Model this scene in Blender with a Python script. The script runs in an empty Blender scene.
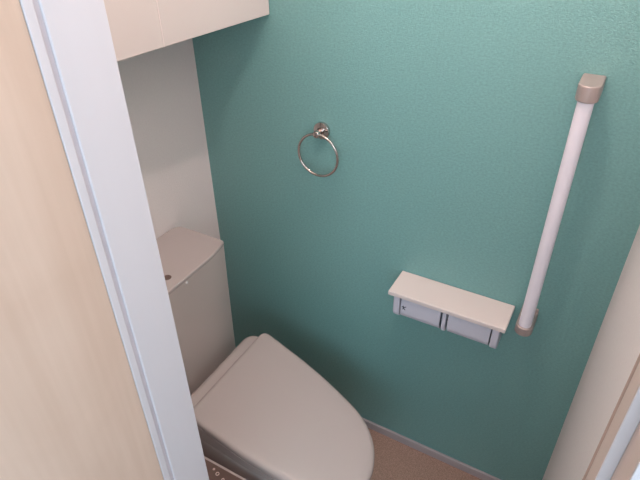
import bpy, bmesh, math
from mathutils import Matrix, Vector
C = bpy.context.scene.collection

# ------------------------------------------------------------------ helpers
def s2l(c):
    return tuple(((v/255)/12.92 if v/255 <= .04045 else ((v/255+.055)/1.055)**2.4) for v in c) + (1,)

def mat(name, rgb, rough=.5, metal=0, bump=0, bscale=300, stretch=(1,1,1), var=0, vscale=40, detail=3, coat=0, spec=.5):
    m = bpy.data.materials.new(name); m.use_nodes = True
    nt = m.node_tree; b = nt.nodes['Principled BSDF']
    col = s2l(rgb)
    b.inputs['Base Color'].default_value = col
    b.inputs['Roughness'].default_value = rough
    b.inputs['Metallic'].default_value = metal
    b.inputs['Coat Weight'].default_value = coat
    b.inputs['Specular IOR Level'].default_value = spec
    tc = nt.nodes.new('ShaderNodeTexCoord'); mp = nt.nodes.new('ShaderNodeMapping')
    mp.inputs['Scale'].default_value = stretch
    nt.links.new(tc.outputs['Object'], mp.inputs['Vector'])
    if bump:
        n = nt.nodes.new('ShaderNodeTexNoise'); n.inputs['Scale'].default_value = bscale; n.inputs['Detail'].default_value = detail
        nt.links.new(mp.outputs['Vector'], n.inputs['Vector'])
        bp = nt.nodes.new('ShaderNodeBump'); bp.inputs['Strength'].default_value = bump; bp.inputs['Distance'].default_value = .002
        nt.links.new(n.outputs['Fac'], bp.inputs['Height']); nt.links.new(bp.outputs['Normal'], b.inputs['Normal'])
    if var:
        n = nt.nodes.new('ShaderNodeTexNoise'); n.inputs['Scale'].default_value = vscale; n.inputs['Detail'].default_value = 4
        nt.links.new(mp.outputs['Vector'], n.inputs['Vector'])
        r = nt.nodes.new('ShaderNodeValToRGB')
        r.color_ramp.elements[0].position = .3; r.color_ramp.elements[1].position = .7
        r.color_ramp.elements[0].color = tuple(c*(1-var) for c in col[:3]) + (1,)
        r.color_ramp.elements[1].color = tuple(min(1, c*(1+var)) for c in col[:3]) + (1,)
        nt.links.new(n.outputs['Fac'], r.inputs['Fac']); nt.links.new(r.outputs['Color'], b.inputs['Base Color'])
    return m

M = dict(
    green = mat('teal_wallpaper', (115,166,164), .52, bump=.8, bscale=260, stretch=(1,1,1.5), var=.12, vscale=160, spec=.9),
    white_paper = mat('white_wallpaper', (234,229,229), .8, bump=.45, bscale=260, var=.02, vscale=200, spec=.2),
    floor = mat('floor_sheet', (166,138,125), .45, bump=.5, bscale=500, var=.34, vscale=300, spec=.3),
    base = mat('baseboard_vinyl', (176,168,172), .5),
    ceiling = mat('ceiling_paper', (235,230,222), .9, bump=.2),
    jamb = mat('white_laminate', (214,214,221), .5, bump=.05, bscale=60, stretch=(1,1,.05), var=.012, vscale=25),
    gasket = mat('grey_gasket', (205,203,212), .7, var=.03),
    cab = mat('white_cabinet_board', (204,197,195), .42, var=.01, vscale=10),
    jamb_shade = mat('shaded_laminate', (204,188,180), .5, bump=.05, bscale=60, stretch=(1,1,.05), var=.02),  # beige paints the shade on right jamb faces turned from the daylight
    brown = mat('brown_strip', (186,160,148), .6, var=.02),
    badge = mat('badge_silver', (250,248,248), .25, metal=.3, var=.01),
    edge = mat('cabinet_shadow_gap', (120,108,104), .6, var=.02),
    ceramic = mat('ivory_ceramic', (184,176,174), .16, var=.006, vscale=3, coat=.3),
    plastic = mat('ivory_plastic', (184,175,173), .24, var=.006, vscale=3),
    tank = mat('ivory_tank', (192,182,178), .3, var=.008, vscale=3),
    panel = mat('brown_panel', (104,84,78), .4, var=.05, vscale=60),
    mark = mat('white_marks', (214,196,190), .4, var=.02),
    dark = mat('dark_grey', (78,84,98), .5, var=.05),
    shelf = mat('shelf_resin', (219,210,208), .35, var=.006, vscale=5),
    cover = mat('white_resin', (206,206,219), .35, var=.006, vscale=5),
    bar = mat('white_bar_sleeve', (236,232,242), .38, bump=.03, bscale=200, var=.006),
    silver = mat('satin_silver', (182,168,165), .4, metal=.45, bump=.03, bscale=500, var=.02),
    chrome = mat('polished_chrome', (196,186,182), .10, metal=1, var=.01),
)

def birch():
    m = bpy.data.materials.new('birch_veneer'); m.use_nodes = True
    nt = m.node_tree; b = nt.nodes['Principled BSDF']; b.inputs['Roughness'].default_value = .5
    b.inputs['Specular IOR Level'].default_value = .35
    tc = nt.nodes.new('ShaderNodeTexCoord')
    def noise(scale, st, det=4, dist=0):
        mp = nt.nodes.new('ShaderNodeMapping'); mp.inputs['Scale'].default_value = st
        n = nt.nodes.new('ShaderNodeTexNoise'); n.inputs['Scale'].default_value = scale; n.inputs['Detail'].default_value = det
        n.inputs['Distortion'].default_value = dist
        nt.links.new(tc.outputs['Object'], mp.inputs['Vector']); nt.links.new(mp.outputs['Vector'], n.inputs['Vector'])
        return n.outputs['Fac']
    a = noise(12, (1,1,.12), 5, .8); c = noise(120, (1,1,.03), 3); d = noise(5, (1,1,.8), 3, 1.5)
    def math_(op, x, y):
        k = nt.nodes.new('ShaderNodeMath'); k.operation = op
        for i, v in enumerate((x, y)):
            if isinstance(v, (int, float)): k.inputs[i].default_value = v
            else: nt.links.new(v, k.inputs[i])
        return k.outputs[0]
    f = math_('ADD', math_('MULTIPLY', a, .5), math_('ADD', math_('MULTIPLY', c, .2), math_('MULTIPLY', d, .3)))
    r = nt.nodes.new('ShaderNodeValToRGB')
    r.color_ramp.elements[0].position = .34; r.color_ramp.elements[0].color = s2l((208,185,168))
    r.color_ramp.elements[1].position = .66; r.color_ramp.elements[1].color = s2l((222,202,187))
    nt.links.new(f, r.inputs['Fac']); nt.links.new(r.outputs['Color'], b.inputs['Base Color'])
    return m
M['birch'] = birch()

def obj(name, bm, m, parent=None, bevel=0, seg=3, smooth=True, kind=None, label=None):
    bmesh.ops.recalc_face_normals(bm, faces=bm.faces)
    me = bpy.data.meshes.new(name); bm.to_mesh(me); bm.free()
    me.materials.append(m)
    if smooth:
        for p in me.polygons: p.use_smooth = True
        q = bmesh.new(); q.from_mesh(me)
        for e in q.edges:
            if len(e.link_faces) == 2 and e.calc_face_angle(0) > math.radians(50): e.smooth = False
        q.to_mesh(me); q.free()
    o = bpy.data.objects.new(name, me); C.objects.link(o)
    if parent is not None:
        o.parent = parent
        if parent.type == 'EMPTY': o.matrix_parent_inverse = Matrix.Translation(-Vector(parent.location))
    if bevel:
        b = o.modifiers.new('bevel', 'BEVEL'); b.width = bevel; b.segments = seg; b.limit_method = 'ANGLE'; b.angle_limit = math.radians(35)
        b.harden_normals = False
    if smooth:
        w = o.modifiers.new('wn', 'WEIGHTED_NORMAL'); w.keep_sharp = True
    if kind: o['kind'] = kind
    if label: o['label'] = label
    return o

def box(bm, x0, x1, y0, y1, z0, z1):
    vs = [bm.verts.new((x, y, z)) for x in (x0, x1) for y in (y0, y1) for z in (z0, z1)]
    for f in ((0,1,3,2),(4,6,7,5),(0,4,5,1),(2,3,7,6),(0,2,6,4),(1,5,7,3)):
        bm.faces.new([vs[i] for i in f])
    return vs

def bx(*a):
    bm = bmesh.new()
    box(bm, *a)
    return bm

def loft(rings, cap0=True, cap1=True, closed=False):
    """rings: lists of equal-length point loops"""
    bm = bmesh.new(); R = [[bm.verts.new(p) for p in r] for r in rings]
    n = len(R[0])
    for i in range(len(R) - (0 if closed else 1)):
        a, b = R[i], R[(i+1) % len(R)]
        for k in range(n):
            bm.faces.new((a[k], a[(k+1) % n], b[(k+1) % n], b[k]))
    if not closed:
        if cap0: bm.faces.new(list(reversed(R[0])))
        if cap1: bm.faces.new(R[-1])
    return bm

def circle(c, r, n, u, v):
    c, u, v = Vector(c), Vector(u), Vector(v)
    return [c + u*(r*math.cos(2*math.pi*i/n)) + v*(r*math.sin(2*math.pi*i/n)) for i in range(n)]

def thing(name, label, cat, loc, group=None):
    o = bpy.data.objects.new(name, None); C.objects.link(o); o.location = loc
    o.empty_display_size = .1
    o['label'] = label; o['category'] = cat
    if group: o['group'] = group
    return o

def struct(name, bm, m, bevel=0, smooth=False):
    return obj(name, bm, m, None, bevel, smooth=smooth, kind='structure')

# ------------------------------------------------------------------ room
XL, XR, YD, CEIL = -1.05, .104, -.78, 2.4       # back wall, right wall, door wall, ceiling
FZ = .024                                        # floor surface
YO = -.859                                       # corridor side of the door wall
YC = -2.3                                        # far wall of the corridor
struct('wall_back', bx(XL-.1, XR+.1, 0, .1, 0, CEIL), M['green'])
struct('wall_left', bx(XL-.1, XL, YD, 0, 0, CEIL), M['white_paper'])
struct('wall_right', bx(XR, XR+.1, YD, 0, 0, CEIL), M['white_paper'])
struct('floor', bx(-1.9, 1.4, YC-.1, 0, -.06, FZ), M['floor'])
struct('ceiling', bx(-1.9, 1.4, YC-.1, .1, CEIL, CEIL+.06), M['ceiling'])
# door wall with its opening
bm = bmesh.new()
box(bm, -1.9, -.466, YO, YD, 0, CEIL)
box(bm, .106, 1.4, YO, YD, 0, CEIL)
box(bm, -.466, .106, YO, YD, 2.03, CEIL)
struct('wall_front', bm, M['white_paper'])
# corridor behind the photographer
bm = bmesh.new()
box(bm, -1.9, -.35, YC-.1, YC, 0, CEIL); box(bm, 1.15, 1.4, YC-.1, YC, 0, CEIL)
box(bm, -.35, 1.15, YC-.1, YC, 0, .9); box(bm, -.35, 1.15, YC-.1, YC, 2.1, CEIL)
struct('wall_corridor', bm, M['white_paper'])
struct('wall_corridor_left', bx(-2.0, -1.9, YC-.1, YD, 0, CEIL), M['white_paper'])
struct('wall_corridor_right', bx(1.4, 1.5, YC-.1, YD, 0, CEIL), M['white_paper'])

struct('baseboard_back', bx(XL, XR, -.009, 0, 0, .055), M['base'], .002, True)
struct('baseboard_left', bx(XL, XL+.009, YD, -.009, 0, .055), M['base'], .002, True)
struct('baseboard_right', bx(XR-.009, XR, YD, -.009, 0, .055), M['base'], .002, True)

# door frame: left jamb, right jamb, head
bm = bmesh.new()
box(bm, -.466, -.438, -.845, YD, 0, 2.0)
j = struct('trim_1', bm, M['jamb'], .0015, True)
obj('gasket', bx(-.466, -.4405, -.8515, -.845, 0, 2.0), M['gasket'], j, label='grey seal strip in the jamb')
obj('casing', bx(-.482, -.438, -.8615, -.8515, 0, 2.0), M['jamb'], j, .001)
bm = bmesh.new()
box(bm, .066, .106, -.8135, YD, 0, 2.0)
j = struct('trim_2', bm, M['jamb_shade'], .0015, True)
obj('joint', bx(.0645, .1035, YD-.0005, YD+.003, 0, 2.0), M['brown'], j, .001, label='thin brown joint strip')
obj('door_stop', bx(.0757, .106, -.8585, -.8135, 0, 2.0), M['jamb_shade'], j, .001)
obj('lit_stop_face', bx(.0664, .0757, -.8165, -.8136, 0, 2.0), M['jamb'], j, .0006)  # white strip paints the daylit step face of the stop
obj('casing', bx(.0762, .142, -.8600, -.8586, 0, 2.0), M['jamb'], j, .001)
bm = bmesh.new()
box(bm, -.466, .106, YO, YD, 2.0, 2.03)
struct('trim_3', bm, M['jamb'], .0015, True)
# the open door leaf, hinged at the left jamb
d = struct('door_1', bx(-.474, -.4395, -1.42, -.8618, FZ+.008, 1.99), M['birch'], .001, True)

# ------------------------------------------------------------------ wall cabinet
CF, CB, SEAM = -.790, 1.388, -.337
cab = thing('wall_cabinet', 'pale pinkish white two-door cupboard mounted high over the toilet tank', 'cabinet', (-.92, -.39, CB))
obj('body', bx(XL+.001, CF-.018, YD+.003, -.003, CB+.002, CEIL-.002), M['cab'], cab, .001)
obj('door', bx(CF-.016, CF, YD+.003, SEAM-.0007, CB, CEIL-.01), M['cab'], cab, .0015)
obj('door', bx(CF-.016, CF, SEAM+.0007, -.004, CB, CEIL-.01), M['cab'], cab, .0015)
obj('edge_strip', bx(CF-.0005, CF+.0008, SEAM-.003, SEAM+.0, CB+.001, CEIL-.01), M['shelf'], cab)

SK = .080
for ch in cab.children:
    for v in ch.data.vertices:
        if v.co.x > -1.0: v.co.x += v.co.y*SK
# ------------------------------------------------------------------ toilet
toilet = thing('toilet', 'ivory toilet with closed lid and tank against the back wall, under the cupboard', 'toilet', (-.60, -.385, 0))
SH = -.137
def axis_y(x): return -.346 + SH*1.02*(x+.79)
HW = [(.020,.150),(.0215,.162),(.028,.173),(.044,.1785),(.080,.1775),(.12,.1745),(.17,.172),(.22,.167),(.27,.160),(.31,.153),(.345,.146),(.375,.139),(.40,.1315),(.425,.120),(.447,.105),(.466,.087),(.482,.065),(.494,.040),(.501,.018),(.503,0)]
def dense(pts, n=3):
    out = []
    for i in range(len(pts)-1):
        p0 = pts[max(i-1,0)]; p1 = pts[i]; p2 = pts[i+1]; p3 = pts[min(i+2,len(pts)-1)]
        for k in range(n):
            t = k/n
            q = []
            for a in (0,1):
                q.append(.5*((2*p1[a]) + (-p0[a]+p2[a])*t + (2*p0[a]-5*p1[a]+4*p2[a]-p3[a])*t*t + (-p0[a]+3*p1[a]-3*p2[a]+p3[a])*t**3))
            out.append(tuple(q))
    out.append(pts[-1]); return out
half = dense(HW)
loop = [(u, w) for u, w in half] + [(u, -w) for u, w in reversed(half[:-1])]   # full outline, u along, w across
UC = .24
def outline(inset, zf, x0=-.79, ku=1, kw=1, uc=UC, shear=1):
    """inset the seat outline by a distance and place it; zf(x) gives height"""
    pts = []
    n = len(loop)
    for i, (u, w) in enumerate(loop):
        a = loop[(i-1) % n]; b = loop[(i+1) % n]
        tx, ty = b[0]-a[0], b[1]-a[1]; L = math.hypot(tx, ty) or 1
        nx, ny = -ty/L, tx/L
        # outward = away from centre
        if nx*(u-UC) + ny*w < 0: nx, ny = -nx, -ny
        uu, ww = u - nx*inset, w - ny*inset
        uu = uc + (uu-uc)*ku; ww *= kw
        x = x0 + uu
        y = -.346 + SH*1.02*shear*uu + ww
        pts.append((x, y, zf(x)))
    return pts
def scaled(pts, k, dz):
    cx = -.79+.25; cy = axis_y(cx)
    return [(cx+(p[0]-cx)*k, cy+(p[1]-cy)*k, ztop(cx+(p[0]-cx)*k)-.0012+dz) for p in pts]
def ztop(x): return .507 - .124*(x+.79)
zl = lambda d: (lambda x: ztop(x)-d)
o3 = outline(.014, zl(.0012))
rings = [outline(.006, zl(.026)), outline(.0015, zl(.0245)), outline(0, zl(.021)), outline(0, zl(.012)), outline(.0025, zl(.0058)), outline(.0075, zl(.0025)), o3,
         scaled(o3, .9, .0010), scaled(o3, .7, .0020), scaled(o3, .4, .0028), scaled(o3, .1, .0030)]
lid = obj('lid', loft(rings), M['plastic'], toilet)
# seat under the lid
zs = lambda d: (lambda x: ztop(x)-.0275-d)
seat = obj('seat', loft([outline(.012, zs(.018)), outline(.0085, zs(.016)), outline(.008, zs(.004)), outline(.0095, zs(.0008)), outline(.016, zs(0))]), M['plastic'], toilet)
# washlet body between lid hinge and tank, and the sides under the rear of the seat
def rrect(x0, x1, y0, y1, z, r, n=6):
    pts = []
    for cx, cy, a0 in ((x1-r, y1-r, 0), (x0+r, y1-r, 90), (x0+r, y0+r, 180), (x1-r, y0+r, 270)):
        for k in range(n+1):
            a = math.radians(a0+90*k/n); pts.append((cx+r*math.cos(a), cy+r*math.sin(a), z))
    return pts
obj('washlet_body', loft([rrect(-.815, -.740, -.520, -.192, .395, .03), rrect(-.817, -.740, -.522, -.190, .402, .03), rrect(-.817, -.740, -.522, -.185, .467, .035),
                          rrect(-.814, -.742, -.518, -.188, .478, .033), rrect(-.805, -.744, -.510, -.194, .488, .028), rrect(-.795, -.746, -.500, -.204, .4905, .02)]), M['plastic'], toilet)
zr = .39
# bowl: rim under the seat, narrowing to a foot on the floor
def bowl_ring(z, inset, ku, kw, x0=-.80): return outline(inset, lambda x: z, x0=x0, ku=ku, kw=kw, uc=.16)
bm = loft([bowl_ring(FZ, 0, .66, .60, -.78), bowl_ring(.03, 0, .66, .60, -.78), bowl_ring(.10, 0, .68, .62, -.78), bowl_ring(.20, 0, .74, .72, -.79),
           bowl_ring(.29, 0, .88, .88), bowl_ring(.345, 0, .97, .97), bowl_ring(.375, .007, .998, 1.0), bowl_ring(.398, .007, 1.0, 1.0), bowl_ring(.405, .012, 1.0, 1.0)])
obj('bowl', bm, M['ceramic'], toilet)
bm = loft([outline(.013, lambda x: .4045), outline(.009, lambda x: .407), outline(.009, zs(.0205)), outline(.012, zs(.019))])
obj('seat_spacer', bm, M['plastic'], toilet, label='narrow band below the seat')

# tank
def tank_ring(z, ins=0, depth=0):
    xf, xb, y0, y1 = -.869-ins, -1.048+ins, -.578+ins, -.180-ins
    rb, rf = .030, .009
    pts = []
    n = 14
    for k in range(n+1):                                   # bowed front, from y0 to y1
        t = k/n; y = y0+rf + (y1-y0-2*rf)*t
        bow = .014*(1-(2*t-1)**4)
        pts.append((xf+bow, y, z))
    for k in range(1, 5):
        a = math.radians(90*k/4); pts.append((xf-rf+rf*math.cos(a), y1-rf+rf*math.sin(a), z))
    for k in range(9):
        a = math.radians(90+90*k/8); pts.append((xb+rb+rb*math.cos(a), y1-rb+rb*math.sin(a), z))
    for k in range(9):
        a = math.radians(180+90*k/8); pts.append((xb+rb+rb*math.cos(a), y0+rb+rb*math.sin(a), z))
    for k in range(0, 4):
        a = math.radians(270+90*k/4); pts.append((xf-rf+rf*math.cos(a), y0+rf+rf*math.sin(a), z))
    return pts
TT = .808; BY, BZ = -.362, .790
tank = obj('tank', loft([tank_ring(.35, .007), tank_ring(.36, .006), tank_ring(.655, .003), tank_ring(.6565, .0036), tank_ring(.6575, .0036), tank_ring(.659, .003), tank_ring(TT-.012, .0008)]), M['tank'], toilet)
tl = obj('tank_lid', loft([tank_ring(TT-.0118, .0010), tank_ring(TT-.0112, .0004), tank_ring(TT-.004, 0), tank_ring(TT-.0012, .0010), tank_ring(TT, .0036)]), M['plastic'], toilet)
bm = loft([circle((-.897,-.386,TT+.0002), .011, 20, (1,0,0), (0,1,0)), circle((-.897,-.386,TT+.0012), .010, 20, (1,0,0), (0,1,0))])
obj('recess', bm, M['panel'], tl, label='small dark round recess in the tank lid')
bm = loft([circle((-.8600,BY,BZ), .0050, 16, (0,1,0), (0,0,1)), circle((-.8535,BY,BZ), .0030, 16, (0,1,0), (0,0,1))])
obj('badge', bm, M['badge'], tank, label='tiny bright badge on the tank front')
# foot under the tank that carries it
obj('tank_pedestal', loft([rrect(-1.02, -.70, -.475, -.285, FZ, .05), rrect(-1.02, -.70, -.475, -.285, .33, .05), rrect(-1.03, -.86, -.52, -.24, .399, .04)]), M['ceramic'], toilet)

# side control panel with white markings
cp = obj('control_panel', loft([rrect(-.83, -.50, -.668, -.560, .370, .014), rrect(-.83, -.50, -.668, -.560, .408, .014), rrect(-.827, -.503, -.666, -.562, .412, .012)]), M['plastic'], toilet)
obj('bracket', bx(-.84, -.78, -.58, -.50, .372, .400), M['plastic'], toilet, .003)
obj('panel_face', loft([rrect(-.824, -.506, -.662, -.568, .4121, .010), rrect(-.824, -.506, -.662, -.568, .4129, .010)]), M['panel'], cp, label='brown face of the control panel')
for k, (px, py, r) in enumerate(((-.650,-.580,.003), (-.634,-.586,.005), (-.612,-.592,.004))):
    n = 20
    A = [circle((px,py,z), rr, n, (1,0,0), (0,1,0)) for z, rr in ((.413,r),(.4142,r),(.4142,r-.0018),(.413,r-.0018))]
    obj('button_mark', loft(A, closed=True), M['mark'], cp)

# ------------------------------------------------------------------ towel ring
tr = thing('towel_ring', 'round chrome towel ring hanging on the teal wall', 'towel ring', (-.651, 0, 1.119))
cx, cz = -.649, 1.119
def lathe_y(prof, c=(cx, cz), n=40):
    return loft([circle((c[0], y, c[1]), r, n, (1,0,0), (0,0,1)) for r, y in prof])
obj('wall_plate', lathe_y([(0.0225,-.0005),(0.0225,-.006),(.022,-.009),(.018,-.011),(.010,-.012),(.0105,-.014)]), M['chrome'], tr)
obj('post', lathe_y([(.0085,-.012),(.0085,-.024),(.0095,-.026),(.0095,-.036),(.0080,-.038),(.004,-.039)]), M['chrome'], tr)
RR, rt = .0580, .0036
cc = Vector((cx+.003, -.032, cz-RR))
u = Vector((1,0,0)); v = Vector((0,0,1))
rings = []
N = 72
for i in range(N):
    a = 2*math.pi*i/N
    d_ = u*math.cos(a) + v*math.sin(a)
    rings.append(circle(cc + d_*RR, rt, 12, d_, Vector((0,1,0))))
obj('ring', loft(rings, closed=True), M['chrome'], tr)

# ------------------------------------------------------------------ paper holder
SZ = .755; X0, X1 = -.3985, -.0915
ph = thing('paper_holder', 'double white toilet paper holder with a shelf on the teal wall', 'toilet paper holder', (-.247, 0, SZ-.1))
bm = bx(X0, X1, -.101, -.001, SZ-.013, SZ)
obj('shelf', bm, M['shelf'], ph, .002)
obj('back_plate', bx(X0+.012, X1-.012, -.010, -.001, SZ-.085, SZ-.017), M['cover'], ph, .002)
def arm(xc, t):
    # rounded side arm, outline in y-z
    prof = [(-.008,SZ-.0132), (-.091,SZ-.0132)]
    r = .030
    for k in range(9):
        a = math.radians(180+90*k/8); prof.append((-.091+r+r*math.cos(a), SZ-.097+r+r*math.sin(a)))
    for k in range(5):
        a = math.radians(270+90*k/4); prof.append((-.008-.012+.012*math.cos(a), SZ-.076+.012*math.sin(a)))
    return loft([[(xc-t/2,y,z) for y,z in prof], [(xc+t/2,y,z) for y,z in prof]])
for xc, t in ((X0+.022,.018), ((X0+X1)/2,.011), (X1-.022,.018)):
    obj('side_arm', arm(xc, t), M['cover'], ph, .003)
def cover(xa, xb):
    prof = [(-.086, SZ-.020), (-.0885, SZ-.045)]
    for k in range(11):          # front flap, then round and back to the wall
        a = math.radians(185 + 85*k/10); prof.append((-.0885+.034+.034*math.cos(a), SZ-.064+.034*math.sin(a)))
    prof.append((-.012, SZ-.094))
    inner = [(y*.95-.001, z+.0025) for y, z in reversed(prof)]
    P = prof + inner
    return loft([[(xa,y,z) for y,z in P], [(xb,y,z) for y,z in P]])
mid = (X0+X1)/2
for xa, xb in ((X0+.0345, mid-.0105), (mid+.0105, X1-.0345)):
    cv = obj('roll_cover', cover(xa, xb), M['cover'], ph)
    if xa < -.3:
        # dark letter-like mark low on the left cover
        yy = -.0888
        def stroke(bm, p, q, w=.0016):
            (x0,z0),(x1,z1) = p, q; L = math.hypot(x1-x0, z1-z0); nx, nz = -(z1-z0)/L*w/2, (x1-x0)/L*w/2
            vs = []
            for y in (yy-.0012, yy+.006):
                vs += [bm.verts.new((x,y,z)) for x,z in ((x0+nx,z0+nz),(x1+nx,z1+nz),(x1-nx,z1-nz),(x0-nx,z0-nz))]
            for f in ((0,1,2,3),(7,6,5,4),(0,4,5,1),(1,5,6,2),(2,6,7,3),(3,7,4,0)): bm.faces.new([vs[i] for i in f])
        bm = bmesh.new(); bx_, bz = xa+.007, SZ-.052
        stroke(bm, (bx_-.0035,bz+.004), (bx_+.0035,bz+.004)); stroke(bm, (bx_,bz+.0075), (bx_,bz-.005))
        stroke(bm, (bx_,bz+.001), (bx_+.008,bz+.0065)); stroke(bm, (bx_+.001,bz+.001), (bx_+.006,bz-.005))
        obj('emblem', bm, M['dark'], cv, smooth=False, label='small dark K-like mark')
# thin dark bars that paint the shade in the slots between arms and covers
for xa in (X0+.0327, mid-.0085, mid+.0085, X1-.0327):
    obj('gap_shade', bx(xa-.0014, xa+.0014, -.080, -.020, SZ-.052, SZ-.018), M['dark'], ph, label='painted shade in the gap')

# ------------------------------------------------------------------ grab bar
GX, GY = -.0555, -.060
gb = thing('grab_bar', 'white vertical grab bar with satin silver end brackets on the teal wall', 'grab bar', (GX, 0, .72))
obj('rod', loft([circle((GX,GY,z), r, 32, (1,0,0), (0,1,0)) for z, r in ((.750,.0142),(.756,.0148),(1.316,.0148),(1.325,.0142))]), M['bar'], gb)
def bracket(z0, z1, ins):
    def ring(z, k=0):
        r = .0205-k
        pts = [(GX+r,-.0008,z), ]
        for i in range(17):
            a = -math.pi*i/16; pts.append((GX+r*math.cos(a), GY+r*math.sin(a), z))
        pts.append((GX-r,-.0008,z))
        return pts
    zs_ = [(z0,.0025),(z0+.001,.001),(z0+.0025,0),(z1-.0025,0),(z1-.001,.001),(z1,.0025)]
    return loft([ring(z,k) for z,k in zs_])
obj('bracket', bracket(1.3185, 1.3500, 0), M['silver'], gb)
obj('bracket', bracket(.733, .757, 0), M['silver'], gb)
obj('screw_cover', bx(GX-.0195, GX+.0195, -.005, -.0004, .727, .768), M['silver'], gb, .002)

# ------------------------------------------------------------------ light
LX, LY, LZ = -.30, -.37, 2.24
lamp = thing('ceiling_lamp', 'round white ceiling lamp over the toilet', 'lamp', (LX, LY, CEIL))
obj('lamp_base', loft([circle((LX,LY,z), r, 32, (1,0,0), (0,1,0)) for r, z in ((.05,CEIL-.001),(.05,CEIL-.02),(.02,CEIL-.03),(.018,CEIL-.06))]), M['jamb'], lamp)
pl = bpy.data.lights.new('warm_bulb', 'POINT'); pl.energy = 17.5; pl.shadow_soft_size = .025; pl.color = (1, .775, .715)
po = bpy.data.objects.new('warm_bulb', pl); po.location = (LX, LY, LZ); C.objects.link(po)
al = bpy.data.lights.new('window_daylight', 'AREA'); al.shape = 'RECTANGLE'; al.size = 1.4; al.size_y = .9; al.energy = 19; al.color = (.74, .90, 1)
ao = bpy.data.objects.new('window_daylight', al); ao.location = (.4, YC+.01, 1.62); ao.rotation_euler = (math.radians(90), 0, 0); C.objects.link(ao)
cl = bpy.data.lights.new('corridor_lamp', 'POINT'); cl.energy = 4.5; cl.shadow_soft_size = .12; cl.color = (.86, .92, 1)
clo = bpy.data.objects.new('corridor_lamp', cl); clo.location = (.22, -1.16, 2.33); C.objects.link(clo)
w = bpy.data.worlds.new('World'); w.use_nodes = True; bpy.context.scene.world = w
w.node_tree.nodes['Background'].inputs[0].default_value = (.75, .87, 1, 1); w.node_tree.nodes['Background'].inputs[1].default_value = 1.0

# ------------------------------------------------------------------ camera
cam = bpy.data.cameras.new('camera'); co = bpy.data.objects.new('camera', cam); C.objects.link(co)
cam.sensor_width = 36; cam.lens = 545.453/640*36; cam.clip_start = .01
R = Matrix(((0.87058477,-0.27081512,0.41078136),(0.49188549,0.49846333,-0.71385081),(-0.01143785,0.82352503,0.56716461)))
co.matrix_world = Matrix.Translation((0, -1.15, 1.6834)) @ R.to_4x4()
sc = bpy.context.scene; sc.camera = co
sc.view_settings.view_transform = 'Standard'; sc.view_settings.look = 'None'; sc.view_settings.gamma = 1
sc.view_settings.use_curve_mapping = False; sc.view_settings.exposure = 0.04
